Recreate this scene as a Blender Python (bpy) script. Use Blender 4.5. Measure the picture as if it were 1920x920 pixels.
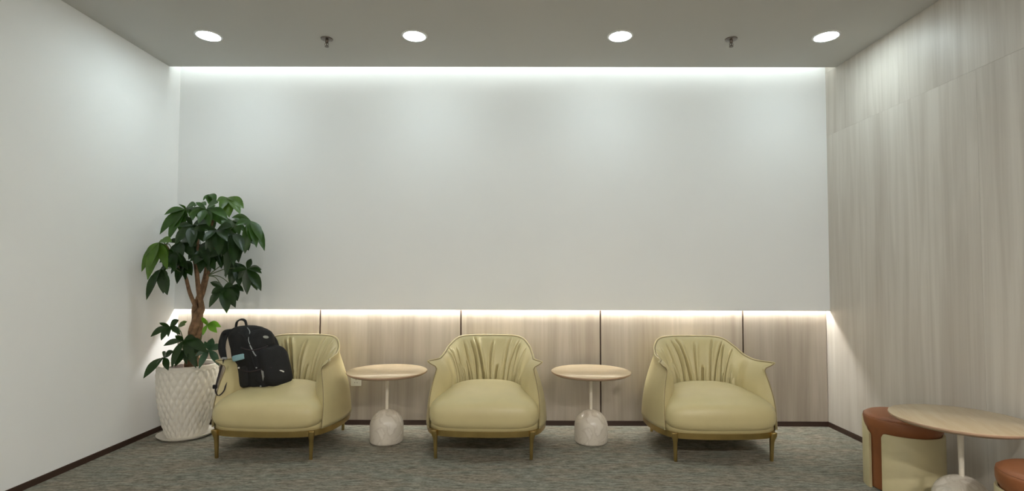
import bpy, bmesh, math, random
import numpy as np
from mathutils import Vector, Matrix, noise

for o in list(bpy.data.objects): bpy.data.objects.remove(o)
S = bpy.context.scene
COL = S.collection
PI = math.pi
R = math.radians

# ---------------------------------------------------------------- camera
def make_camera():
    pit, roll, yaw = R(2.1696), R(0.1585), R(-0.2174)
    X1 = Vector((math.cos(yaw), -math.sin(yaw), 0)); Y1 = Vector((math.sin(yaw), math.cos(yaw), 0)); Z = Vector((0, 0, 1))
    fwd = Y1*math.cos(pit) + Z*math.sin(pit)
    upc = -Y1*math.sin(pit) + Z*math.cos(pit)
    right = X1*math.cos(roll) + upc*math.sin(roll)
    up = -X1*math.sin(roll) + upc*math.cos(roll)
    cd = bpy.data.cameras.new('camera'); co = bpy.data.objects.new('camera', cd); COL.objects.link(co)
    m = Matrix((right, up, -fwd)).transposed().to_4x4(); m.translation = (0, 0, 1.19)
    co.matrix_world = m
    cd.sensor_fit = 'HORIZONTAL'; cd.sensor_width = 36; cd.lens = 979.67/1920*36
    cd.shift_y = 21.97/1920; cd.clip_start = .05
    S.camera = co
make_camera()
# ---------------------------------------------------------------- world, exposure, light levels
w = bpy.data.worlds.new('world'); S.world = w; w.use_nodes = True
w.node_tree.nodes['Background'].inputs[0].default_value = (.9, .95, 1, 1)
w.node_tree.nodes['Background'].inputs[1].default_value = 0.02
S.view_settings.view_transform = 'Standard'; S.view_settings.look = 'None'
S.view_settings.gamma = 1; S.view_settings.use_curve_mapping = False
S.view_settings.exposure = 0.27
DOWNLIGHT = 82.0
DOWNLIGHT_COL = (0.84, 0.98, 1.0)
FILL_LEFT = 400.0  # added fill behind the viewer, left pair
FILL_RIGHT = 1150.0  # added fill behind the viewer, right pair, stronger for the left wall
COVE = 15.0
COVE_COL = (0.90, 1.0, 1.0)
LEDGE = 115.0
LEDGE_COL = (1.0, 0.995, 0.955)

# ---------------------------------------------------------------- materials
def newmat(name):
    m = bpy.data.materials.new(name); m.use_nodes = True
    nt = m.node_tree; b = nt.nodes['Principled BSDF']
    return m, nt, b
def simple(name, col, rough=.5, metal=0, coat=0, noise_amt=.06, nscale=14, bump=0, bscale=200, sheen=0):
    m, nt, b = newmat(name)
    tc = nt.nodes.new('ShaderNodeTexCoord'); n = nt.nodes.new('ShaderNodeTexNoise'); n.inputs['Scale'].default_value = nscale; n.inputs['Detail'].default_value = 4
    nt.links.new(tc.outputs['Object'], n.inputs['Vector'])
    r = nt.nodes.new('ShaderNodeValToRGB')
    r.color_ramp.elements[0].position = .3; r.color_ramp.elements[1].position = .7
    r.color_ramp.elements[0].color = tuple(c*(1-noise_amt) for c in col)+(1,)
    r.color_ramp.elements[1].color = tuple(min(1, c*(1+noise_amt)) for c in col)+(1,)
    nt.links.new(n.outputs['Fac'], r.inputs['Fac']); nt.links.new(r.outputs['Color'], b.inputs['Base Color'])
    b.inputs['Roughness'].default_value = rough; b.inputs['Metallic'].default_value = metal
    b.inputs['Coat Weight'].default_value = coat
    if sheen: b.inputs['Sheen Weight'].default_value = sheen
    if bump:
        n2 = nt.nodes.new('ShaderNodeTexNoise'); n2.inputs['Scale'].default_value = bscale; n2.inputs['Detail'].default_value = 3
        nt.links.new(tc.outputs['Object'], n2.inputs['Vector'])
        bp = nt.nodes.new('ShaderNodeBump'); bp.inputs['Strength'].default_value = bump; bp.inputs['Distance'].default_value = .002
        nt.links.new(n2.outputs['Fac'], bp.inputs['Height']); nt.links.new(bp.outputs['Normal'], b.inputs['Normal'])
    return m
def emit(name, col, st):
    m, nt, b = newmat(name)
    b.inputs['Base Color'].default_value = (.8, .8, .8, 1)
    b.inputs['Emission Color'].default_value = col+(1,); b.inputs['Emission Strength'].default_value = st
    return m
def laminate(name, dark, light, rough=.45):
    m, nt, b = newmat(name)
    N = nt.nodes.new; L = nt.links.new
    tc = N('ShaderNodeTexCoord'); oi = N('ShaderNodeObjectInfo')
    off = N('ShaderNodeVectorMath'); off.operation = 'SCALE'; off.inputs[0].default_value = (7.3, 3.1, 1.7); L(oi.outputs['Random'], off.inputs['Scale'])
    ad = N('ShaderNodeVectorMath'); ad.operation = 'ADD'; L(tc.outputs['Object'], ad.inputs[0]); L(off.outputs[0], ad.inputs[1])
    def layer(sc, det, dist):
        mp = N('ShaderNodeMapping'); mp.inputs['Scale'].default_value = sc; L(ad.outputs[0], mp.inputs['Vector'])
        n = N('ShaderNodeTexNoise'); n.inputs['Scale'].default_value = 1; n.inputs['Detail'].default_value = det; n.inputs['Distortion'].default_value = dist
        L(mp.outputs[0], n.inputs['Vector']); return n.outputs['Fac']
    a = layer((13, 13, .8), 6, .8); c = layer((75, 75, 1.6), 4, .2); d = layer((4, 4, .25), 2, .2)
    m1 = N('ShaderNodeMix'); m1.inputs[0].default_value = .24; L(a, m1.inputs[2]); L(c, m1.inputs[3])
    m2 = N('ShaderNodeMix'); m2.inputs[0].default_value = .38; L(m1.outputs[0], m2.inputs[2]); L(d, m2.inputs[3])
    r = N('ShaderNodeValToRGB'); r.color_ramp.elements[0].position = .36; r.color_ramp.elements[1].position = .62
    r.color_ramp.elements[0].color = dark+(1,); r.color_ramp.elements[1].color = light+(1,)
    L(m2.outputs[0], r.inputs['Fac']); L(r.outputs['Color'], b.inputs['Base Color'])
    b.inputs['Roughness'].default_value = rough
    return m
def carpet():
    m, nt, b = newmat('carpet'); N = nt.nodes.new; L = nt.links.new
    tc = N('ShaderNodeTexCoord')
    def layer(sc, det, dist=0):
        mp = N('ShaderNodeMapping'); mp.inputs['Scale'].default_value = sc; L(tc.outputs['Object'], mp.inputs['Vector'])
        n = N('ShaderNodeTexNoise'); n.inputs['Scale'].default_value = 1; n.inputs['Detail'].default_value = det; n.inputs['Distortion'].default_value = dist
        L(mp.outputs[0], n.inputs['Vector']); return n.outputs['Fac']
    a = layer((15, 52, 15), 4, .3); c = layer((60, 160, 60), 3); h = layer((3, 10, 3), 2)
    m1 = N('ShaderNodeMix'); m1.inputs[0].default_value = .4; L(a, m1.inputs[2]); L(c, m1.inputs[3])
    r = N('ShaderNodeValToRGB'); e = r.color_ramp.elements; e[0].position = .36; e[1].position = .66
    e[0].color = (.11, .102, .082, 1); e[1].color = (.33, .312, .265, 1)
    L(m1.outputs[0], r.inputs['Fac'])
    r2 = N('ShaderNodeValToRGB'); r2.color_ramp.elements[0].color = (.965, 1.015, 1.0, 1); r2.color_ramp.elements[1].color = (1.045, .995, .94, 1)
    r2.color_ramp.elements[0].position = .4; r2.color_ramp.elements[1].position = .6
    L(h, r2.inputs['Fac'])
    mx = N('ShaderNodeMix'); mx.data_type = 'RGBA'; mx.blend_type = 'MULTIPLY'; mx.inputs[0].default_value = 1
    L(r.outputs['Color'], mx.inputs[6]); L(r2.outputs['Color'], mx.inputs[7]); L(mx.outputs[2], b.inputs['Base Color'])
    b.inputs['Roughness'].default_value = .95; b.inputs['Specular IOR Level'].default_value = .1
    bp = N('ShaderNodeBump'); bp.inputs['Strength'].default_value = .5; bp.inputs['Distance'].default_value = .006
    L(m1.outputs[0], bp.inputs['Height']); L(bp.outputs['Normal'], b.inputs['Normal'])
    return m
def marble():
    m, nt, b = newmat('marble'); N = nt.nodes.new; L = nt.links.new
    tc = N('ShaderNodeTexCoord'); n = N('ShaderNodeTexNoise'); n.inputs['Scale'].default_value = 7; n.inputs['Detail'].default_value = 8; n.inputs['Distortion'].default_value = 1.6
    L(tc.outputs['Object'], n.inputs['Vector'])
    r = N('ShaderNodeValToRGB'); e = r.color_ramp.elements; e[0].position = .44; e[0].color = (.64, .585, .50, 1); e[1].position = .56; e[1].color = (.70, .645, .565, 1)
    v = e.new(.495); v.color = (.57, .51, .43, 1)
    L(n.outputs['Fac'], r.inputs['Fac']); L(r.outputs['Color'], b.inputs['Base Color'])
    b.inputs['Roughness'].default_value = .22
    return m
def wood_top(name, a, c):
    m, nt, b = newmat(name); N = nt.nodes.new; L = nt.links.new
    tc = N('ShaderNodeTexCoord'); mp = N('ShaderNodeMapping'); mp.inputs['Scale'].default_value = (3, 38, 38)
    L(tc.outputs['Object'], mp.inputs['Vector'])
    n = N('ShaderNodeTexNoise'); n.inputs['Scale'].default_value = 1; n.inputs['Detail'].default_value = 5; n.inputs['Distortion'].default_value = .6
    L(mp.outputs[0], n.inputs['Vector'])
    r = N('ShaderNodeValToRGB'); r.color_ramp.elements[0].position = .35; r.color_ramp.elements[1].position = .65
    r.color_ramp.elements[0].color = a+(1,); r.color_ramp.elements[1].color = c+(1,)
    L(n.outputs['Fac'], r.inputs['Fac']); L(r.outputs['Color'], b.inputs['Base Color']); b.inputs['Roughness'].default_value = .18
    return m
def leafmat(name, col, rough=.35):
    m, nt, b = newmat(name); N = nt.nodes.new; L = nt.links.new
    tc = N('ShaderNodeTexCoord'); n = N('ShaderNodeTexNoise'); n.inputs['Scale'].default_value = 18; n.inputs['Detail'].default_value = 3
    L(tc.outputs['Object'], n.inputs['Vector'])
    r = N('ShaderNodeValToRGB'); r.color_ramp.elements[0].position = .3; r.color_ramp.elements[1].position = .7
    r.color_ramp.elements[0].color = tuple(v*.7 for v in col)+(1,); r.color_ramp.elements[1].color = tuple(v*1.25 for v in col)+(1,)
    L(n.outputs['Fac'], r.inputs['Fac']); L(r.outputs['Color'], b.inputs['Base Color'])
    b.inputs['Roughness'].default_value = rough
    tr = N('ShaderNodeBsdfTranslucent'); tr.inputs['Color'].default_value = (col[0]*1.6, col[1]*1.8, col[2]*.9, 1)
    ms = N('ShaderNodeMixShader'); ms.inputs[0].default_value = .22
    L(b.outputs[0], ms.inputs[1]); L(tr.outputs[0], ms.inputs[2]); L(ms.outputs[0], nt.nodes['Material Output'].inputs['Surface'])
    return m

M = dict(
    wall_l=simple('lightened_white_paint', (.91, .915, .91), .7, noise_amt=.008, nscale=2),  # left wall: white paint lightened to stand in for light it lacks
    wall=simple('white_paint', (.79, .80, .795), .75, noise_amt=.008, nscale=2),
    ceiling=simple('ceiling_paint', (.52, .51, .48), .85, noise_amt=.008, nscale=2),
    panel=laminate('warm_laminate', (.34, .288, .232), (.49, .432, .362), .42),
    side=laminate('grey_laminate', (.46, .415, .36), (.63, .59, .53), .48),
    backing=simple('joint_dark', (.07, .04, .028), .8),
    base=simple('dark_brown_skirting', (.045, .022, .014), .5),
    carpet=carpet(), marble=marble(),
    leather=simple('cream_leather', (.54, .462, .245), .40, noise_amt=.03, nscale=9, bump=.15, bscale=350),
    welt=simple('olive_welt', (.26, .20, .10), .5),
    brass=simple('antique_brass', (.46, .335, .13), .28, metal=.95, noise_amt=.12, nscale=9),
    black=simple('matte_dark', (.02, .02, .02), .8),
    top=wood_top('pale_oak', (.57, .435, .275), (.61, .48, .315)),
    toped=simple('oak_edge', (.45, .30, .20), .5),
    pole=simple('cream_metal', (.70, .64, .54), .35),
    pot=simple('glazed_white', (.72, .68, .60), .38, noise_amt=.03),
    soil=simple('dark_soil', (.05, .03, .02), .95, noise_amt=.5, nscale=60, bump=1, bscale=90),
    bark=simple('bark', (.20, .115, .06), .8, noise_amt=.45, nscale=30, bump=.6, bscale=60),
    petiole=simple('leaf_stalk', (.10, .14, .05), .5),
    fabric=simple('black_nylon', (.0045, .0045, .005), .85, noise_amt=.4, nscale=30, bump=.5, bscale=260),
    fabric2=simple('black_mesh', (.008, .008, .009), .8, noise_amt=.4, nscale=60, bump=.8, bscale=420),
    strap=simple('dark_webbing', (.018, .011, .013), .7, noise_amt=.2, nscale=90),
    silver=simple('reflective_trim', (.30, .31, .31), .35, metal=.2),
    grey=simple('grey_patch', (.28, .29, .25), .6),
    white=simple('white_plastic', (.75, .75, .70), .35, noise_amt=.01),
    pouch=simple('pale_blue_cloth', (.22, .38, .42), .7, noise_amt=.1, nscale=30),
    tan=simple('tan_leather', (.28, .098, .034), .45, noise_amt=.06, nscale=8, bump=.15, bscale=350),
    cream=simple('cream_shell', (.54, .47, .275), .5, noise_amt=.03),
    chrome=simple('dull_metal', (.16, .13, .11), .35, metal=.9),
    trimring=simple('white_ring', (.8, .8, .8), .4, noise_amt=.01),
    L0=leafmat('leaf_dark', (.013, .038, .005), .40), L1=leafmat('leaf_mid', (.030, .082, .008), .40),
    L2=leafmat('leaf_light', (.070, .150, .012), .42), L3=leafmat('leaf_bluish', (.040, .085, .050), .3), L4=leafmat('leaf_fresh', (.15, .36, .03)),
    downlight=emit('downlight_glow', DOWNLIGHT_COL, DOWNLIGHT), fill_right=emit('bright_warm_fill_glow', (1.0,.97,.92), FILL_RIGHT), fill_left=emit('warm_fill_glow', (1.0,.94,.85), FILL_LEFT), cove=emit('cove_glow', COVE_COL, COVE), ledge=emit('ledge_glow', LEDGE_COL, LEDGE),
)

# ---------------------------------------------------------------- helpers
def link(name, me, mat, parent=None, smooth=True):
    me.name = name
    o = bpy.data.objects.new(name, me); COL.objects.link(o)
    if mat: me.materials.append(mat)
    if smooth:
        for p in me.polygons: p.use_smooth = True
    if parent: o.parent = parent
    return o
def frombm(name, bm, mat, parent=None, smooth=True):
    bmesh.ops.recalc_face_normals(bm, faces=bm.faces)
    me = bpy.data.meshes.new(name); bm.to_mesh(me); bm.free()
    return link(name, me, mat, parent, smooth)
def autosmooth(o, ang=40):
    me = o.data; bm = bmesh.new(); bm.from_mesh(me)
    for e in bm.edges:
        if len(e.link_faces) == 2 and e.calc_face_angle(0) > R(ang): e.smooth = False
    bm.to_mesh(me); bm.free(); return o
def grid(name, P, mat, parent=None, closeu=False, closev=False, caps=False, extra=None):
    """P: array nu x nv x 3"""
    P = np.asarray(P); nu, nv = P.shape[:2]
    vs = [tuple(map(float, p)) for p in P.reshape(-1, 3)]; fs = []
    for i in range(nu if closeu else nu-1):
        for j in range(nv if closev else nv-1):
            a, b = i, (i+1) % nu; c, d = j, (j+1) % nv
            fs.append((a*nv+c, b*nv+c, b*nv+d, a*nv+d))
    if caps:
        if closev:
            fs.append(tuple(range(nv))); fs.append(tuple((nu-1)*nv+k for k in range(nv))[::-1])
        if closeu:
            fs.append(tuple(i*nv for i in range(nu))); fs.append(tuple(i*nv+nv-1 for i in range(nu))[::-1])
    me = bpy.data.meshes.new(name); me.from_pydata(vs, [], fs)
    bm = bmesh.new(); bm.from_mesh(me); bmesh.ops.recalc_face_normals(bm, faces=bm.faces); bm.to_mesh(me); bm.free()
    return link(name, me, mat, parent)
def box_bm(bm, x0, x1, y0, y1, z0, z1, bev=0):
    r = bmesh.ops.create_cube(bm, size=1)
    for v in r['verts']: v.co = Vector(((x0+x1)/2+v.co.x*(x1-x0), (y0+y1)/2+v.co.y*(y1-y0), (z0+z1)/2+v.co.z*(z1-z0)))
    if bev:
        es = list({e for v in r['verts'] for e in v.link_edges}); bmesh.ops.bevel(bm, geom=es, offset=bev, segments=2, affect='EDGES')
def box(name, x0, x1, y0, y1, z0, z1, mat, parent=None, bev=0):
    bm = bmesh.new(); box_bm(bm, x0, x1, y0, y1, z0, z1, bev)
    return frombm(name, bm, mat, parent, smooth=False)
def lathe(name, prof, mat, parent=None, n=48, c=(0, 0, 0)):
    P = [[(c[0]+r*math.cos(2*PI*k/n), c[1]+r*math.sin(2*PI*k/n), c[2]+z) for (r, z) in prof] for k in range(n)]
    o = grid(name, P, mat, parent, closeu=True, caps=True); return autosmooth(o, 50)
def cr(pts, n):
    """Catmull-Rom resample of points to n samples"""
    P = np.array(pts, float); m = len(P); E = np.vstack([2*P[0]-P[1], P, 2*P[-1]-P[-2]]); out = []
    for t in np.linspace(0, m-1, n):
        i = min(int(t), m-2); f = t-i; a, b, c, d = E[i], E[i+1], E[i+2], E[i+3]
        out.append(.5*((2*b)+(-a+c)*f+(2*a-5*b+4*c-d)*f*f+(-a+3*b-3*c+d)*f**3))
    return np.array(out)
def frames(P):
    T = np.gradient(P, axis=0); T /= np.linalg.norm(T, axis=1)[:, None]+1e-9
    up = np.array([0, 0, 1.]) if abs(T[0][2]) < .9 else np.array([0, 1., 0])
    N = []; nrm = np.cross(np.cross(T[0], up), T[0]); nrm /= np.linalg.norm(nrm)
    for t in T:
        nrm = nrm-t*np.dot(nrm, t); nrm /= np.linalg.norm(nrm)+1e-9; N.append(nrm.copy())
    N = np.array(N); return T, N, np.cross(T, N)
def tube(name, pts, rad, mat, parent=None, n=None, seg=8, flat=None, smoothpts=True):
    n = n or max(4, len(pts)*5)
    P = cr(pts, n) if smoothpts else np.array(pts, float); n = len(P)
    rr = np.interp(np.linspace(0, 1, n), np.linspace(0, 1, len(rad)), rad) if hasattr(rad, '__len__') else np.full(n, rad)
    T, N, B = frames(P)
    G = [[P[i]+rr[i]*(math.cos(2*PI*k/seg)*N[i]+math.sin(2*PI*k/seg)*B[i]) for k in range(seg)] for i in range(n)]
    return grid(name, G, mat, parent, closev=True, caps=True)
def ribbon(name, pts, width, thick, wdir, mat, parent=None, n=None):
    """flat strap swept along pts, its width along wdir"""
    P = cr(pts, n or len(pts)*6); T = np.gradient(P, axis=0); T /= np.linalg.norm(T, axis=1)[:, None]+1e-9
    G = []
    for i in range(len(P)):
        w_ = np.array(wdir, float); w_ = w_-T[i]*np.dot(w_, T[i]); w_ /= np.linalg.norm(w_); u_ = np.cross(T[i], w_)
        ww = width if not hasattr(width, '__len__') else np.interp(i/(len(P)-1), np.linspace(0, 1, len(width)), width)
        a, b = w_*ww/2, u_*thick/2
        G.append([P[i]-a*.9-b, P[i]+a*.9-b, P[i]+a, P[i]+a*.9+b, P[i]-a*.9+b, P[i]-a])
    return grid(name, G, mat, parent, closev=True, caps=True)
def blob(name, c, size, mat, parent=None, rot=None, e=.7, nz=(18, 28), wob=0, seed=0):
    """superellipsoid"""
    sg = lambda v, p: math.copysign(abs(v)**p, v)
    G = []
    for i in range(nz[1]):
        a = 2*PI*i/nz[1]; row = []
        for j in range(nz[0]+1):
            b = -PI/2+PI*j/nz[0]
            v = Vector((size[0]*sg(math.cos(b), e)*sg(math.cos(a), e), size[1]*sg(math.cos(b), e)*sg(math.sin(a), e), size[2]*sg(math.sin(b), e)))
            if wob: v *= 1+wob*noise.noise(Vector(v)*14+Vector((seed, 0, 0)))
            if rot: v = rot @ v
            row.append(tuple(v+Vector(c)))
        G.append(row)
    return grid(name, G, mat, parent, closeu=True)
def tag(o, label=None, cat=None, group=None, kind=None):
    if label: o['label'] = label
    if cat: o['category'] = cat
    if group: o['group'] = group
    if kind: o['kind'] = kind
    return o
def empty(name, loc=(0, 0, 0), rz=0):
    o = bpy.data.objects.new(name, None); COL.objects.link(o); o.location = loc; o.rotation_euler = (0, 0, rz); o.empty_display_size = .1
    return o
def copy_tree(o, parent=None):
    c = o.copy(); COL.objects.link(c)
    if parent: c.parent = parent
    for ch in [x for x in bpy.data.objects if x.parent == o]: copy_tree(ch, c)
    return c
sst = lambda a, b, x: (lambda t: t*t*(3-2*t))(min(1, max(0, (x-a)/(b-a))))

# ---------------------------------------------------------------- the room
XL, XR = -2.7253, 2.5262
YU, YP, YC = 4.1965, 4.2467, 4.0598
ZC, ZP, BB, YB = 2.8439, 0.925, 0.0387, -2.6
tag(box('floor', XL-.1, XR+.1, YB-.1, YP+.25, -.1, 0, M['carpet']), kind='structure')
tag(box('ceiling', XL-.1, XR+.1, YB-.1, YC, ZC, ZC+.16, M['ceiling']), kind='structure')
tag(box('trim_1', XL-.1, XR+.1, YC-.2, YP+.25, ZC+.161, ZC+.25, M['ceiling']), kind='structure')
# back wall: painted upper face standing proud of the laminate panels below
wb = tag(box('wall_back', XL-.1, XR+.1, YP+.014, YP+.2, 0, ZC+.16, M['backing']), kind='structure')
box('upper_wall_face', XL, XR, YU, YP+.013, ZP+.075, ZC+.159, M['wall'], wb)
box('upper_wall_lip', XL, XR, YU, YU+.004, ZP, ZP+.0749, M['wall'], wb)
joints = [XL, -1.570, -.4285, .701, 1.8515, XR]
for a, b in zip(joints[:-1], joints[1:]):
    g0 = 0 if a == XL else .0062; g1 = 0 if b == XR else .0062
    if b == XR: g1 = .003
    box('wall_panel', a+g0, b-g1, YP, YP+.013, BB, ZP+.0745, M['panel'], wb, bev=.0012)
box('led_strip', XL+.01, XR-.01, YP-.013, YP-.005, ZP+.040, ZP+.046, M['ledge'], wb)
box('cove_led_strip', XL+.01, XR-.01, YC+.003, YC+.013, ZC+.105, ZC+.115, M['cove'], wb)
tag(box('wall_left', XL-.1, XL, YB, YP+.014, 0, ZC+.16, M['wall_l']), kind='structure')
wr = tag(box('wall_right', XR+.014, XR+.1, YB, YP+.014, 0, ZC+.16, M['side']), kind='structure')
ys = [YB, -.83, .39, 1.61, 2.83, YP+.0135]
for a, b in zip(ys[:-1], ys[1:]):
    box('wall_panel', XR, XR+.0135, a+.0004, b-.0004, BB, 2.3325, M['side'], wr, bev=.0002)
ys = [YB, -1.4, -.2, 1.0, 2.2, 3.4, YP+.0135]
for a, b in zip(ys[:-1], ys[1:]):
    box('wall_panel', XR, XR+.0135, a+.0004, b-.0004, 2.3330, ZC-.001, M['side'], wr, bev=.0003)
box('slot_panel', XR, XR+.0135, YC+.001, YP+.0135, ZC, ZC+.159, M['side'], wr)
tag(box('wall_front', XL-.1, XR+.1, YB-.1, YB, 0, ZC+.16, M['wall']), kind='structure')
tag(box('baseboard_back', XL+.006, XR-.006, YP-.006, YP+.0135, 0, BB-.0005, M['base']), kind='structure')
tag(box('baseboard_left', XL, XL+.0058, YB, YP+.013, 0, BB-.0005, M['base']), kind='structure')
tag(box('baseboard_right', XR-.0058, XR+.0135, YB, YP+.013, 0, BB-.0005, M['base']), kind='structure')

# ---------------------------------------------------------------- ceiling downlights and sprinklers
def downlight(x, y, label, mat='downlight'):
    t = tag(empty('downlight', (x, y, ZC)), label, 'ceiling light', 'round downlights in a row along the ceiling')
    lathe('trim_ring', [((.0722), -.0015), (.075, -.006), (.084, -.005), (.088, -.0005), ((.0722), -.0003)], M['trimring'], t, 40)
    lathe('diffuser', [(.0001, -.004), (.071, -.004), (.072, -.0005), (.0001, -.0005)], M[mat], t, 40)
    return t
for x, lab in ((-2.106, 'round ceiling downlight nearest the left wall, above the plant'), (-.688, 'round ceiling downlight second from the left, above the gap left of the middle armchair'),
               (.725, 'round ceiling downlight third from the left, above the right side table'), (2.136, 'round ceiling downlight nearest the right laminate wall')):
    downlight(x, 3.528, lab)
for x, pos in ((-2.106, 'nearest the left wall'), (-.688, 'second from the left wall'), (.725, 'second from the right wall'), (2.136, 'nearest the right wall')):  # unseen row added as warm fill for the walls
    d = downlight(x, -1.1, 'added warm fill light on the ceiling behind the viewer, ' + pos, 'fill_left' if x < 0 else 'fill_right'); d['group'] = 'added fill lights behind the viewer'
def sprinkler(x, y, label):
    t = tag(empty('fire_sprinkler', (x, y, ZC)), label, 'sprinkler', 'fire sprinklers on the ceiling')
    lathe('escutcheon', [(.0001, -.0005), (.042, -.0005), (.040, -.005), (.016, -.009), (.0001, -.009)], M['chrome'], t, 28)
    lathe('body', [(.0001, -.009), (.011, -.009), (.011, -.026), (.007, -.030), (.0001, -.030)], M['chrome'], t, 16)
    for s in (-1, 1):
        tube('frame_arm', [(s*.008, 0, -.028), (s*.012, 0, -.040), (s*.004, 0, -.053)], .0018, M['chrome'], t, seg=6)
    tube('glass_bulb', [(0, 0, -.028), (0, 0, -.052)], .0028, M['base'], t, seg=8)
    lathe('deflector', [(.0001, -.053), (.014, -.053), (.014, -.056), (.0001, -.056)], M['chrome'], t, 16)
sprinkler(-1.308, 3.576, 'small dark fire sprinkler between the two left downlights')
sprinkler(1.503, 3.571, 'small dark fire sprinkler between the two right downlights')

# ---------------------------------------------------------------- wall socket
t = tag(empty('power_socket', (-1.270, YP, .310)), 'small white power socket on the laminate wall under the left side table', 'socket')
box('cover_plate', -.042, .042, -.009, -.0003, 0, .082, M['white'], t, bev=.003)
bm = bmesh.new()
for (cx, cz, a) in ((-.010, .028, .5), (.010, .028, -.5), (0, .050, 0), (-.010, .062, PI/2), (.010, .062, PI/2)):
    r_ = bmesh.ops.create_cube(bm, size=1)
    for v in r_['verts']:
        p = Vector((v.co.x*.0025, v.co.y*.001, v.co.z*.009)); p.rotate(Matrix.Rotation(a, 3, 'Y')); v.co = p+Vector((cx, -.0092, cz))
frombm('socket_slots', bm, M['black'], t, smooth=False)

# ---------------------------------------------------------------- armchair
def half_curve(ctrl, n):
    """ctrl: front->back-centre points of the +x half; returns 2n-1 points from left front around the back to right front"""
    mir = [(-p[0],)+tuple(p[1:]) for p in ctrl]
    return cr([*mir, *[tuple(p) for p in ctrl[::-1][1:]]], 2*n-1)
NU = 91
BOT = [(.372, .03, .19), (.405, .14, .19), (.425, .28, .19), (.418, .44, .19), (.36, .60, .19), (.22, .705, .19), (0, .735, .19)]
TOP = [(.330, .115, .612), (.330, .20, .610), (.326, .31, .615), (.318, .41, .630), (.292, .51, .678), (.215, .585, .730), (0, .605, .738)]
INB = [(.350, .03, .25), (.318, .13, .25), (.285, .25, .25), (.250, .36, .25), (.205, .43, .25), (.12, .475, .25), (0, .485, .25)]
def make_chair():
    t = empty('lounge_armchair')
    Bc, Tc, Ic = half_curve(BOT, NU), half_curve(TOP, NU), half_curve(INB, NU)
    K = len(Bc); cen = np.array([0, .30, 0])
    def outer(k, v, off=0.0):
        p = Bc[k]*(1-v)+Tc[k]*v
        d = p-cen; d[2] = 0; d /= np.linalg.norm(d)
        p = p+d*(.020*math.sin(PI*min(1, v*1.15))+off)
        u = abs(k/(K-1)*2-1)           # 1 at the front edges
        fl = sst(.86, 1.0, v)**2*(.010+.058*sst(.74, 1.0, u))
        p = p+d*fl
        p[2] += .004*sst(.8, 1, v)*sst(.7, 1, u)
        return p
    vs = np.concatenate([np.linspace(0, .84, 15), np.linspace(.86, 1, 10)]); NV = len(vs)
    # leather shell with thickness
    G = []
    for k in range(K):
        col = [outer(k, v) for v in vs] + [outer(k, v, -.011) for v in vs[::-1]]
        G.append(col)
    sh = grid('shell', G, M['leather'], t, closev=True, caps=True)
    # padded inner lining with gathered pleats across the back
    rnd = random.Random(5)
    folds = []; x = -.47
    while x < .47:
        folds.append((x, rnd.uniform(.0050, .0085), rnd.uniform(.93, 1.02) if rnd.random() < .75 else rnd.uniform(.5, .75), rnd.uniform(-.03, .03)-.04*x, rnd.random()))
        x += rnd.uniform(.030, .066)
    NUI, NVI = 481, 34
    idx = np.linspace(0, K-1, NUI); G = []
    def lin(C, f): i = min(int(f), K-2); return C[i]*(1-(f-i))+C[i+1]*(f-i)
    for f in idx:
        us = f/(K-1)*2-1; u = abs(us); row = []
        for j in range(NVI):
            v = (j/(NVI-1))**.85
            i0 = min(int(f), K-2); vo = .145+v*.855
            o_ = (outer(i0, vo, -.006)*(1-(f-i0))+outer(i0+1, vo, -.006)*(f-i0))
            ib = lin(Ic, f); tp = outer(i0, 1, -.012)*(1-(f-i0))+outer(i0+1, 1, -.012)*(f-i0)
            base = ib*(1-v)+tp*v
            d = base-cen; d[2] = 0; d /= np.linalg.norm(d)+1e-6
            # pillowy: stays inward of the straight line, rolls over at the rim
            base = base - d*((.048+.030*sst(.55, .8, u))*max(0, math.sin(PI*v**1.2))**.62)
            # pleats
            dep = 0
            if u < .60:
                for (c_, wd, ln, sl, ph) in folds:
                    xx = us-(c_+sl*(v-.5)+.009*math.sin(5*v+ph*6))
                    q_ = abs(xx)/wd
                    if q_ < 9:
                        fade = (1-sst(.90*ln, .99*ln, v))*(.55+.75*ph)
                        dep += fade*(math.exp(-q_*q_)-.42*math.exp(-((xx-.016)/.012)**2)-.25*math.exp(-((xx+.015)/.010)**2))
            base = base + d*(.033*dep)
            w_ = math.sqrt(1-(1-min(1, (1-u)/.075))**2)
            p = o_*(1-w_)+base*w_
            row.append(p)
        G.append(row)
    grid('backrest', G, M['leather'], t)
    # welt along the front edges and the rim, where shell and lining meet
    path = [outer(0, v, -.004) for v in np.linspace(.02, 1, 26)] + [outer(k, 1, -.012) + np.array([0, 0, .0015]) for k in range(0, K, 3)][1:-1] + [outer(K-1, v, -.004) for v in np.linspace(1, .02, 26)]
    tube('piping', path, .0032, M['welt'], t, seg=6, smoothpts=False)
    path = [outer(k, 1, -.003) + np.array([0, 0, .003]) for k in range(0, K, 2)]
    tube('rim_piping', path, .0052, M['leather'], t, seg=8, smoothpts=False)
    # seat cushion
    OUT = [(0, -.072), (.16, -.066), (.285, -.045), (.345, -.005), (.366, .06), (.345, .17), (.305, .30), (.245, .42), (.14, .485), (0, .50)]
    half = cr(OUT, 40); full = np.vstack([half, [(-p[0], p[1]) for p in half[::-1][1:-1]]])
    c0 = np.array([0, .20]); G = []
    prof = []
    for a in np.linspace(PI/2, -PI/2, 30):
        s_ = math.cos(a)**.50 if math.cos(a) > 1e-6 else 0; z_ = math.copysign(abs(math.sin(a))**.74, math.sin(a)); prof.append((s_, z_))
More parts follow.
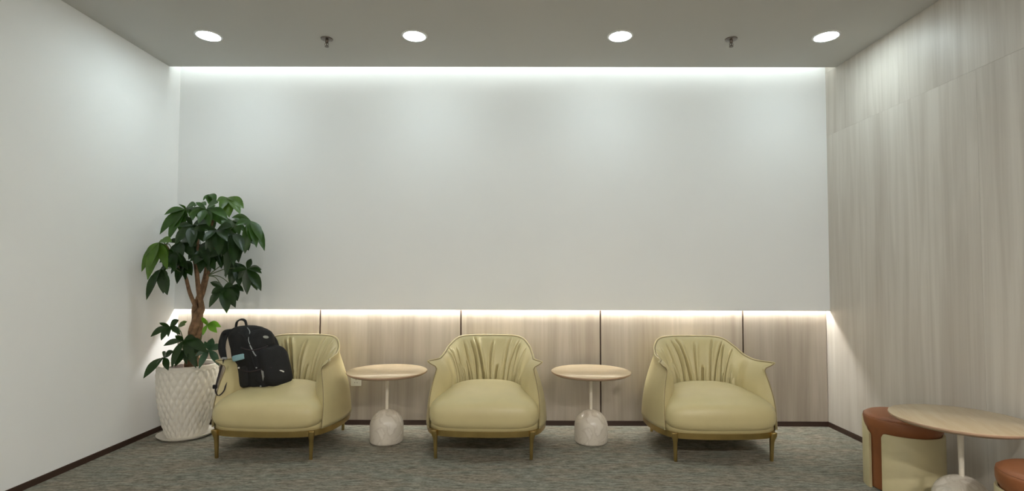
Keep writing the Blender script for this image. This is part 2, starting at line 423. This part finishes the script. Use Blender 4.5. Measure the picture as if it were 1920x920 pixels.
    for q in full:
        row = []
        for (s_, z_) in prof:
            xy = c0+(q-c0)*s_
            fy = (xy[1]+.072)/.57
            ztop = .395+.045*sst(0, .75, fy) + .012*(1-(xy[0]/.37)**2); zb = .170; zm = (ztop+zb)/2-.012
            z = zm+(ztop-zm)*z_ if z_ > 0 else zm+(zm-zb)*z_
            row.append((xy[0], xy[1], z))
        G.append(row)
    grid('seat_cushion', G, M['leather'], t, closeu=True)
    # under-frame and brass band following the plan
    band = [(0, -.050), (.15, -.044), (.27, -.024), (.335, .012), (.375, .07), (.408, .18), (.420, .30), (.410, .44), (.352, .595), (.215, .695), (0, .722)]
    half = cr(band, 40); full = np.vstack([half, [(-p[0], p[1]) for p in half[::-1][1:-1]]])
    c0 = np.array([0, .33])
    def ring(q, off): d = q-c0; d = d/np.linalg.norm(d); return q+d*off
    G = [[(*ring(q, -.012), .150), (*ring(q, 0), .150), (*ring(q, .001), .186), (*ring(q, -.012), .186)] for q in full]
    autosmooth(grid('base_band', G, M['brass'], t, closeu=True, closev=True), 40)
    G = [[(*(c0+(q-c0)*.02), .184), (*ring(q, -.006), .184), (*ring(q, -.010), .24), (*(c0+(q-c0)*.02), .24)] for q in full]
    grid('under_frame', G, M['leather'], t, closeu=True, closev=True)
    # legs: tapered, flaring into a bracket on the band
    for (lx, ly, sx, sy) in ((-.314, 0, -1, -1), (.314, 0, 1, -1), (-.285, .655, -1, 1), (.285, .655, 1, 1)):
        P = []
        for (z, a, ox, oy) in ((0, .0095, 0, 0), (.002, .0105, 0, 0), (.06, .0115, .001, .001), (.12, .0135, .002, .003), (.138, .0165, .003, .006), (.150, .0185, .005, .010), (.165, .0200, .008, .014), (.184, .0190, .010, .016), (.187, .0175, .010, .016)):
            ring_ = []
            for k in range(12):
                an = 2*PI*k/12; c_, s_ = math.cos(an), math.sin(an)
                ring_.append((lx+sx*ox+a*math.copysign(abs(c_)**.7, c_), ly+sy*oy+min(a, .014)*math.copysign(abs(s_)**.7, s_), z))
            P.append(ring_)
        grid('leg', P, M['brass'], t, closev=True, caps=True)
    return t
chair = make_chair()
chairs = [chair, copy_tree(chair), copy_tree(chair)]
for o, (x, y, rz, lab) in zip(chairs, (
    (-.198, 3.472, R(-1.5), 'pale yellow leather tub armchair in the middle, between the two side tables'),
    (-1.633, 3.456, R(-2.0), 'pale yellow leather tub armchair with a black backpack on its seat'),
    (1.365, 3.446, R(1.0), 'empty pale yellow leather tub armchair near the right laminate wall'))):
    o.location = (x, y, 0); o.rotation_euler = (0, 0, rz)
    tag(o, lab, 'armchair', 'pale leather tub armchairs along the back wall')

# ---------------------------------------------------------------- side tables
def make_table():
    t = empty('side_table')
    tr = .2875
    tt = lathe('tabletop', [(.0001, .486), (tr-.022, .486), (tr-.004, .497), (tr, .503), (tr-.001, .508), (tr-.004, .510), (.0001, .510)], M['top'], t, 72)
    lathe('edge_band', [(tr-.020, .4875), (tr-.0035, .4968), (tr+.0006, .503), (tr-.0002, .5075), (tr-.004, .5072)], M['toped'], tt, 72)
    lathe('pole', [(.0001, .215), (.0105, .215), (.0120, .35), (.0150, .486), (.0001, .486)], M['pole'], t, 24)
    prof = [(.0001, .0), (.108, .0), (.117, .006), (.120, .018), (.120, .115)]
    for k in range(1, 13):
        a = k/12*PI/2; prof.append((max(.0001, .120*math.cos(a)), .115+.118*math.sin(a)))
    lathe('marble_base', prof, M['marble'], t, 56)
    return t
tb = make_table()
for o, (x, y, rz, lab) in zip([tb, copy_tree(tb), copy_tree(tb)], (
    (-.918, 3.822, .3, 'round oak side table between the left and middle armchairs'),
    (.562, 3.835, .1, 'round oak side table between the middle and right armchairs'),
    (2.178, 2.585, 1.2, 'round side table in the right foreground between two tan stools'))):
    o.location = (x, y, 0); o.rotation_euler = (0, 0, rz); tag(o, lab, 'table', 'round side tables on marble bases')

# ---------------------------------------------------------------- stools
def make_stool():
    t = empty('leather_stool')
    r = .176; prof = [(.0001, .012), (r-.004, .012), (r, .02), (r, .30)]
    prof = [(.0001, .004), (r-.006, .004), (r-.001, .012), (r-.001, .325), (r+.010, .345), (r+.013, .36), (r+.013, .385)]
    for k in range(1, 9):
        a = k/8*PI/2; prof.append((r-.022+.035*math.cos(a), .385+.030*math.sin(a)))
    prof += [(r*.5, .421), (.0001, .423)]
    lathe('upholstery', prof, M['tan'], t, 72)
    tube('seat_seam', [((r+.0085)*math.cos(2*PI*k/48), (r+.0085)*math.sin(2*PI*k/48), .4005) for k in range(49)], .0016, M['tan'], t, seg=5, smoothpts=False)
    # two curved cream shells, open at two slots, each with rounded top corners
    def shell(a0, a1, h0, h1, rc, name):
        n = 60; G = []
        for i in range(n+1):
            a = a0+(a1-a0)*i/n; s = i/n; arc = (a1-a0)*.19
            h = h0+(h1-h0)*(1-sst(.80, .985, s)) if h1 > h0 else h0
            d = min(s, 1-s)*arc
            if d < rc: h -= rc-math.sqrt(max(0, rc*rc-(rc-d)**2))
            ri, ro = r+.002, r+.016
            c_, s_ = math.cos(a), math.sin(a)
            G.append([(ri*c_, ri*s_, .0), (ro*c_, ro*s_, .0), (ro*c_, ro*s_, h-.004), ((ro-.003)*c_, (ro-.003)*s_, h), ((ri+.003)*c_, (ri+.003)*s_, h), (ri*c_, ri*s_, h-.004)])
        o = grid(name, G, M['cream'], t, closev=True, caps=True); return autosmooth(o, 50)
    shell(R(SL_A+12), R(SL_A+170), .325, .325, .018, 'shell')
    shell(R(SL_A+190), R(SL_A+348), .312, .388, .010, 'shell')
    return t
SL_A = 0
st = make_stool()
for o, (x, y, rz, lab) in zip([st, copy_tree(st)], (
    (2.223, 3.03, R(-168.5), 'tan leather drum stool with cream shell, behind the right foreground table'),
    (2.18, 2.13, R(60), 'tan leather drum stool cut off by the bottom right corner of the photo'))):
    o.location = (x, y, 0); o.rotation_euler = (0, 0, rz); tag(o, lab, 'stool', 'tan and cream drum stools')

# ---------------------------------------------------------------- potted money tree
PX, PY = -2.45, 3.95
t = tag(empty('potted_money_tree', (PX, PY, 0)), 'money tree with braided trunk in a tall white diamond-textured pot in the left corner', 'plant')
lathe('saucer', [(.0001, .0), (.150, .0), (.172, .006), (.190, .020), (.192, .026), (.186, .026), (.168, .012), (.0001, .010)], M['pot'], t, 56)
pr_ = cr([(.132, .012), (.150, .08), (.176, .20), (.192, .32), (.199, .42), (.201, .50), (.201, .53)], 110); G = []
nT = 240
for k in range(nT):
    a = 2*PI*k/nT; row = []
    for (r_, z_) in pr_:
        ph1 = 26*a/2+z_*34; ph2 = 26*a/2-z_*34
        f = (abs(math.sin(ph1))*abs(math.sin(ph2)))**1.0
        r2 = r_ + .009*(f-.45)*sst(.012, .04, z_)*(1-sst(.495, .505, z_))
        row.append((r2*math.cos(a), r2*math.sin(a), z_))
    for (r_, z_) in ((.199, .534), (.190, .534), (.186, .528), (.184, .50), (.182, .48)): row.append((r_*math.cos(a), r_*math.sin(a), z_))
    row = [(.0001*math.cos(a), .0001*math.sin(a), .0125)] + row
    G.append(row)
grid('pot', G, M['pot'], t, closeu=True)
rn = random.Random(3)
G = [[(rr_*math.cos(2*PI*k/40), rr_*math.sin(2*PI*k/40), .500+.008*rn.random()) for rr_ in (.0001, .04, .08, .12, .16, .183)] for k in range(40)]
grid('soil', G, M['soil'], t, closeu=True)
loc = lambda x, y, z: (x-PX, y-PY, z)
# braided stems that part into branches
axis = cr([loc(-2.415, 3.93, .49), loc(-2.395, 3.93, .70), loc(-2.375, 3.93, .90), loc(-2.372, 3.93, 1.0)], 40)
tips_ = [(-2.461, 3.90, 1.20), (-2.406, 3.95, 1.208), (-2.353, 3.88, 1.20), (-2.307, 3.93, 1.194), (-2.37, 4.0, 1.2)]
ends_ = [(-2.56, 3.82, 1.42), (-2.46, 3.93, 1.58), (-2.34, 3.85, 1.50), (-2.22, 3.88, 1.45), (-2.32, 4.0, 1.62)]
for s in range(5):
    pts = []
    for i, p in enumerate(axis[:34]):
        a = 2*PI*s/5+i/34*2*PI*.75; rad = .024+.006*math.sin(i*.45)
        pts.append((p[0]+rad*math.cos(a), p[1]+rad*math.sin(a), p[2]))
    q = loc(*tips_[s]); e_ = loc(*ends_[s])
    pts2 = pts[::3]+[tuple((np.array(pts[-1])*.45+np.array(q)*.55)+np.array([0, 0, -.02])), q, tuple((np.array(q)+np.array(e_))/2), e_]
    tube('trunk_stem' , pts2, [.024, .022, .021, .020, .019, .015, .012, .009], M['bark'], t, n=60, seg=10)
CLUSTERS=[
((-2.321,3.95,1.813),1,[(-2.35,3.92,1.759),(-2.292,3.9,1.726),(-2.228,3.88,1.749),(-2.32,3.91,1.767),(-2.257,3.89,1.773)]),
((-2.128,3.85,1.772),2,[(-2.18,3.802,1.734),(-2.067,3.77,1.615),(-2.116,3.738,1.663),(-1.971,3.786,1.683),(-1.979,3.754,1.637),(-2.056,3.802,1.74)]),
((-1.925,3.8,1.594),1,[(-2.039,3.752,1.613),(-1.992,3.72,1.555),(-1.824,3.688,1.392),(-1.789,3.736,1.371),(-1.798,3.704,1.436),(-1.939,3.752,1.352),(-1.876,3.72,1.437)]),
((-2.439,3.85,1.685),1,[(-2.57,3.814,1.639),(-2.583,3.79,1.492),(-2.433,3.766,1.712),(-2.332,3.802,1.717),(-2.508,3.778,1.452),(-2.456,3.814,1.519),(-2.486,3.79,1.55)]),
((-2.539,3.72,1.43),2,[(-2.636,3.69,1.219),(-2.577,3.67,1.161),(-2.545,3.65,1.261),(-2.446,3.68,1.235),(-2.406,3.66,1.431),(-2.618,3.69,1.326)]),
((-2.526,3.72,1.236),0,[(-2.6,3.696,1.019),(-2.441,3.68,1.055),(-2.535,3.664,1.113),(-2.422,3.688,1.262),(-2.526,3.672,1.177),(-2.488,3.696,1.123)]),
((-2.472,3.9,1.3),0,[(-2.487,3.852,1.132),(-2.357,3.82,1.193),(-2.491,3.788,1.204),(-2.554,3.836,1.309),(-2.42,3.804,1.221)]),
((-2.285,3.85,1.333),0,[(-2.281,3.79,1.208),(-2.149,3.75,1.232),(-2.275,3.71,1.274),(-2.139,3.77,1.341),(-2.321,3.73,1.296)]),
((-2.143,3.75,1.523),0,[(-2.293,3.702,1.518),(-2.077,3.67,1.335),(-2.172,3.638,1.43),(-2.151,3.686,1.359),(-2.012,3.654,1.432),(-2.009,3.702,1.542)]),
((-2.05,3.8,1.502),0,[(-2.157,3.74,1.453),(-2.044,3.7,1.176),(-1.902,3.66,1.358),(-2.091,3.72,1.328),(-1.98,3.68,1.263),(-1.975,3.74,1.286)]),
((-1.97,3.85,1.242),0,[(-1.932,3.832,1.32),(-1.846,3.82,1.211),(-1.842,3.808,1.082),(-1.954,3.826,1.055),(-2.062,3.814,1.222),(-2.026,3.832,1.167)]),
((-2.115,3.8,1.106),0,[(-2.194,3.77,1.147),(-2.186,3.75,0.964),(-2.047,3.73,0.925),(-2.003,3.76,0.992),(-2.167,3.74,1.064),(-2.025,3.77,1.124)]),
((-2.241,3.78,1.676),1,[(-2.292,3.732,1.719),(-2.108,3.7,1.714),(-2.018,3.668,1.587),(-2.178,3.716,1.543),(-2.235,3.684,1.562),(-2.341,3.732,1.621)]),
((-2.337,3.78,1.56),0,[(-2.415,3.732,1.544),(-2.412,3.7,1.412),(-2.274,3.668,1.39),(-2.219,3.716,1.435),(-2.181,3.684,1.562),(-2.363,3.732,1.621)]),
((-2.466,3.85,1.444),0,[(-2.524,3.802,1.44),(-2.493,3.77,1.307),(-2.39,3.738,1.285),(-2.323,3.786,1.33),(-2.328,3.754,1.438)]),
((-2.35,3.9,1.425),0,[(-2.401,3.84,1.31),(-2.308,3.8,1.265),(-2.197,3.76,1.264),(-2.201,3.82,1.365),(-2.366,3.78,1.407)]),
((-2.243,3.95,1.417),0,[(-2.297,3.89,1.312),(-2.16,3.85,1.244),(-2.072,3.81,1.266),(-2.239,3.87,1.267),(-2.108,3.83,1.399)]),
((-2.144,3.95,1.612),1,[(-2.213,3.89,1.594),(-2.144,3.85,1.523),(-2.01,3.81,1.487),(-1.976,3.87,1.559),(-2.065,3.83,1.466)]),
((-2.487,3.8,1.363),0,[(-2.552,3.752,1.285),(-2.496,3.72,1.22),(-2.399,3.688,1.22),(-2.367,3.736,1.253),(-2.5,3.704,1.359)]),
((-2.103,3.95,1.291),0,[(-2.177,3.92,1.268),(-2.117,3.9,1.11),(-2.039,3.88,1.111),(-2.0,3.91,1.178),(-2.158,3.89,1.189)]),
((-2.133,3.95,1.12),0,[(-2.167,3.932,1.041),(-2.096,3.92,0.98),(-2.057,3.908,1.031),(-2.04,3.926,1.087),(-2.17,3.914,1.11)]),
((-2.403,3.9,1.708),1,[(-2.451,3.852,1.668),(-2.451,3.82,1.608),(-2.343,3.788,1.594),(-2.295,3.836,1.622),(-2.256,3.804,1.707)]),
((-2.352,4.05,1.646),1,[(-2.393,4.002,1.605),(-2.303,3.97,1.522),(-2.194,3.938,1.565),(-2.246,3.986,1.662),(-2.389,3.954,1.669)]),
((-2.061,3.95,1.475),0,[(-2.112,3.92,1.404),(-2.055,3.9,1.358),(-1.977,3.88,1.38),(-1.948,3.91,1.427),(-2.109,3.89,1.47)]),
((-2.497,3.8,0.823),0,[(-2.61,3.764,0.754),(-2.534,3.74,0.857),(-2.501,3.716,0.733),(-2.402,3.752,0.877),(-2.458,3.728,0.758),(-2.397,3.764,0.771)]),
((-2.383,3.78,0.725),0,[(-2.494,3.732,0.694),(-2.391,3.7,0.772),(-2.39,3.668,0.548),(-2.247,3.716,0.54),(-2.149,3.684,0.65),(-2.264,3.732,0.75)]),
((-2.502,3.75,0.607),0,[(-2.618,3.714,0.466),(-2.426,3.69,0.527),(-2.494,3.666,0.575),(-2.401,3.702,0.661),(-2.443,3.678,0.664)]),
((-2.161,3.72,0.666),3,[(-2.04,3.684,0.707),(-2.055,3.66,0.566),(-2.179,3.636,0.549),(-2.166,3.672,0.735),(-2.097,3.648,0.76),(-2.238,3.684,0.628)]),
((-2.317,3.95,0.822),4,[(-2.323,3.914,0.748),(-2.174,3.89,0.813),(-2.189,3.866,0.773),(-2.327,3.902,0.885),(-2.272,3.878,0.861)]),
((-2.391,3.82,0.645),0,[(-2.453,3.76,0.616),(-2.4,3.72,0.548),(-2.289,3.68,0.568),(-2.251,3.74,0.546),(-2.205,3.7,0.662)]),
((-2.537,3.95,0.802),2,[(-2.443,3.914,0.851),(-2.484,3.89,0.757),(-2.462,3.866,0.778),(-2.544,3.902,0.774),(-2.433,3.878,0.829)]),
]

cc = Vector((-2.38, 3.95, 1.45))
stemends = [Vector(e_) for e_ in ends_]
rl = random.Random(11)
for ci, (hub, col, tips) in enumerate(CLUSTERS):
    h = Vector(hub); mat = M['L%d' % col]
    if h.z > 1.0:
        src = min(stemends, key=lambda s: (s-h).length) if h.z > 1.35 else Vector(tips_[0 if h.x < -2.4 else 3])
        mid = (src+h)/2+Vector((0, 0, .03))
    else:
        src = Vector((-2.40+(.03 if h.x > -2.4 else -.03), 3.91, .56)); mid = (src*.4+h*.6)+Vector((0, 0, .05))
    tube('leaf_stalk', [loc(*src), loc(*mid), loc(*h)], [.0042, .003, .0025], M['petiole'], t, n=9, seg=6)
    ex = []
    for q_ in range(len(tips)-1) if h.z > 1.0 else ():
        a_, b_ = Vector(tips[q_])-h, Vector(tips[q_+1])-h
        m_ = a_+b_
        if m_.length > .05: ex.append(tuple(h+m_.normalized()*min(.17, (a_.length+b_.length)*.42)+Vector((rl.uniform(-.02, .02), rl.uniform(.02, .10), rl.uniform(-.03, .01)))))
    for tp in list(tips)+ex[::2]:
        T = Vector(tp); d = T-h; L_ = d.length
        if L_ < .02: continue
        out = (h-cc); out.z *= .4
        nrm = (out.normalized()*.5+Vector((.15, -.9, .55))+Vector((rl.uniform(-.4, .4), rl.uniform(-.3, .1), rl.uniform(-.2, .3))))
        dn = d.normalized(); wv = dn.cross(nrm).normalized(); up = wv.cross(dn).normalized()
        arch = .13*L_ * (1 if d.z < .3*L_ else .4)
        W = min(.034, (.15 if h.z > 1 else .115)*L_+.006)*rl.uniform(.88, 1.12)
        bow = Vector((0, 0, 1))*arch
        G = []
        for i in range(9):
            s = i/8; c_ = h+d*s+bow*4*s*(1-s)*.8
            wd = W*(0.06+ (math.sin(PI*s**1.12))**.95) if 0 < s < 1 else (W*.05 if s == 0 else .0006)
            if s < .1: wd = W*.06
            row = [c_-wv*wd+up*wd*.22, c_-wv*wd*.5+up*wd*.10, c_, c_+wv*wd*.5+up*wd*.10, c_+wv*wd+up*wd*.22]
            G.append([(p.x-PX, max(p.y, 0)-PY, p.z) for p in row])
        G = [[(max(p[0], XL+.012-PX), p[1], p[2]) for p in r0] for r0 in G]
        grid('leaf', G, mat, t)

# ---------------------------------------------------------------- backpack on the left chair
F = Vector((.90, -.43, 0)).normalized(); Sd = Vector((-.43, -.90, 0)).normalized()   # front panel normal, side panel normal
BX, BY, BZ = -1.795, 3.770, .406
t = tag(empty('backpack', (BX, BY, BZ)), 'black backpack with loose straps leaning on the left armchair seat', 'backpack')
lv = [ # z, half depth (along F), half width (along Sd), shift x, shift y
    (0, .060, .050, .010, 0), (.004, .128, .110, .006, 0), (.03, .156, .136, -.004, 0), (.09, .160, .142, -.018, 0), (.17, .152, .142, -.034, 0),
    (.25, .140, .138, -.056, 0), (.33, .124, .130, -.082, 0), (.38, .106, .116, -.100, 0), (.412, .080, .090, -.116, 0), (.428, .040, .050, -.124, 0), (.432, .004, .004, -.126, 0)]
LV = cr(lv, 56); G = []
for i in range(72):
    a = 2*PI*i/72; c_, s_ = math.cos(a), math.sin(a); row = []
    for (z, ha, hb, sx, sy) in LV:
        e_ = .52
        x_ = math.copysign(abs(c_)**e_, c_)*max(ha, .002); y_ = math.copysign(abs(s_)**e_, s_)*max(hb, .002)
        v = F*x_+Sd*y_+Vector((sx, sy, z))
        nn = noise.noise(v*11)*.012+noise.noise(Vector((v.x*30, v.y*30, v.z*16))+Vector((4, 0, 0)))*.008
        v += (F*c_+Sd*s_)*nn
        row.append(tuple(v))
    G.append(row)
grid('main_compartment', G, M['fabric'], t, closeu=True)
rotF = Matrix((F, -Sd, Vector((0, 0, 1)))).transposed() @ Matrix.Rotation(R(-22), 3, 'Y')
fp = blob('front_pocket', F*.135+Vector((-.022, 0, .150)), (.062, .116, .140), M['fabric'], t, rotF, .55, wob=.10, seed=2)
lp = blob('top_pocket', F*.082+Vector((-.088, 0, .318)), (.062, .106, .085), M['fabric'], t, rotF, .6, wob=.10, seed=5)
sp = blob('side_pocket', Sd*.135-F*.045+Vector((.005, 0, .095)), (.075, .030, .080), M['fabric2'], t, Matrix((F, -Sd, Vector((0, 0, 1)))).transposed(), .6, wob=.12, seed=8)
L_ = lambda x, y, z: (x-BX, y-BY, z-BZ)
ribbon('haul_handle', [L_(-1.995, 3.76, .820), L_(-1.988, 3.76, .862), L_(-1.959, 3.76, .880), L_(-1.930, 3.76, .870), L_(-1.918, 3.76, .830)], .020, .010, (0, 1, .2), M['fabric'], t)
ps = ribbon('shoulder_strap', [L_(-1.99, 3.83, .800), L_(-2.048, 3.75, .80), L_(-2.052, 3.70, .745), L_(-2.042, 3.67, .69), L_(-2.024, 3.65, .655), L_(-2.000, 3.63, .615)], [.05, .062, .06, .055, .05, .035], .014, (1, -.25, .1), M['fabric'], t)
web = [L_(-1.992, 3.60, .62), L_(-1.990, 3.565, .555), L_(-2.000, 3.54, .464), L_(-1.999, 3.53, .417), L_(-1.979, 3.53, .391), L_(-1.951, 3.545, .421), L_(-1.953, 3.59, .482), L_(-1.925, 3.66, .512)]
ribbon('strap_webbing', web, [.024, .024, .022, .018, .016, .014, .014, .014], .003, (.85, -.5, .1), M['strap'], t)
box('strap_buckle', -2.012-BX, -1.976-BX, 3.608-BY, 3.628-BY, .618-BZ, .632-BZ, M['silver'], t, bev=.003)
box('ladder_lock', -2.020-BX, -1.992-BX, 3.525-BY, 3.540-BY, .435-BZ, .462-BZ, M['fabric'], t, bev=.003)
box('shoulder_buckle', -2.062-BX, -2.040-BX, 3.70-BY, 3.716-BY, .772-BZ, .790-BZ, M['fabric'], t, bev=.003)
# reflective cord, patch, small prints lying on the cloth: found by raycast from the camera side on the built meshes
def surf(px, pz, yy=3.2):
    """first point of the pack's cloth seen from in front at world x, z"""
    best = None
    for ob in (t_ for t_ in bpy.data.objects if t_.parent == t and t_.name.split('.')[0] in ('main_compartment', 'front_pocket', 'top_pocket', 'side_pocket')):
        o_ = Vector((0-BX, 0-BY, 1.19-BZ)); tgt = Vector((px-BX, 3.62-BY, pz-BZ)); dr = (tgt-o_).normalized()
        ok, loc_, nor, _ = ob.ray_cast(o_, dr)
        if ok and (best is None or (loc_-o_).length < best[0]): best = ((loc_-o_).length, loc_.copy(), nor.copy())
    return best
bpy.context.view_layer.update()
def on_pack(name, pts, rad, mat, lift=.003):
    P = []
    for (x, z) in pts:
        b = surf(x, z)
        if b: P.append(tuple(b[1]-Vector((0, 1, 0))*0+b[2]*lift))
    if len(P) > 1: return tube(name, P, rad, mat, t, n=len(P)*5, seg=6)
on_pack('zip_cord', [(-1.842, .833), (-1.825, .804), (-1.83, .754), (-1.82, .72)], .0028, M['silver'])
on_pack('reflective_tape', [(-1.82, .715), (-1.808, .69), (-1.795, .665), (-1.777, .64)], .0045, M['silver'], .001)
on_pack('zip_line', [(-1.90, .80), (-1.86, .77), (-1.825, .70), (-1.80, .62), (-1.775, .55)], .003, M['fabric2'])
on_pack('compression_strap', [(-1.88, .70), (-1.82, .68), (-1.75, .69), (-1.70, .71)], .005, M['strap'])
on_pack('compression_strap', [(-1.89, .55), (-1.82, .535), (-1.74, .55), (-1.67, .56)], .005, M['strap'])
on_pack('zip_pull', [(-1.775, .562), (-1.768, .558)], .005, M['silver'])
on_pack('zip_pull', [(-1.742, .438), (-1.735, .434)], .006, M['silver'])
def patch(name, x, z, w_, h_, mat, tilt=0, shape='ell', n=16):
    pts = []
    for k in range(n):
        a = 2*PI*k/n
        if shape == 'ell': u, v = w_*math.cos(a), h_*math.sin(a)
        else: u, v = shape[k % len(shape)]; u *= w_; v *= h_
        if shape != 'ell' and k >= len(shape): break
        u, v = u*math.cos(tilt)-v*math.sin(tilt), u*math.sin(tilt)+v*math.cos(tilt)
        b = surf(x+u, z+v)
        if b: pts.append(b[1]+b[2]*.0022)
    if len(pts) < 3: return
    c_ = surf(x, z); bm = bmesh.new(); vs_ = [bm.verts.new(p) for p in pts]; cv = bm.verts.new(c_[1]+c_[2]*.0030)
    vb = [bm.verts.new(p-(c_[2]*.0035)) for p in pts]
    for i in range(len(vs_)):
        j = (i+1) % len(vs_)
        bm.faces.new((cv, vs_[i], vs_[j])); bm.faces.new((vs_[i], vb[i], vb[j], vs_[j]))
    bm.faces.new(vb[::-1]); return frombm(name, bm, mat, t, smooth=False)
patch('logo_patch', -1.713, .771, .020, .0095, M['grey'], -.12)
patch('mesh_insert', -1.728, .512, .030, .055, M['silver'], .0, [(-.35, .6), (.15, .45), (.35, -.2), (.12, -.75), (-.12, -.1)])
patch('logo_print', -1.598, .540, .016, .0035, M['white'], -.25)
patch('logo_print', -1.588, .535, .006, .004, M['white'], -.25)
patch('cord_stopper', -1.894, .560, .0062, .0062, M['white'])
pp = tag(blob('pouch', (0, 0, 0), (.046, .016, .020), M['pouch'], None, Matrix.Rotation(R(-14), 3, 'Y'), .35, wob=.12, seed=4), 'pale blue folded pouch tucked into the backpack side pocket', 'pouch')
pp.location = (-1.893, 3.628, .632)
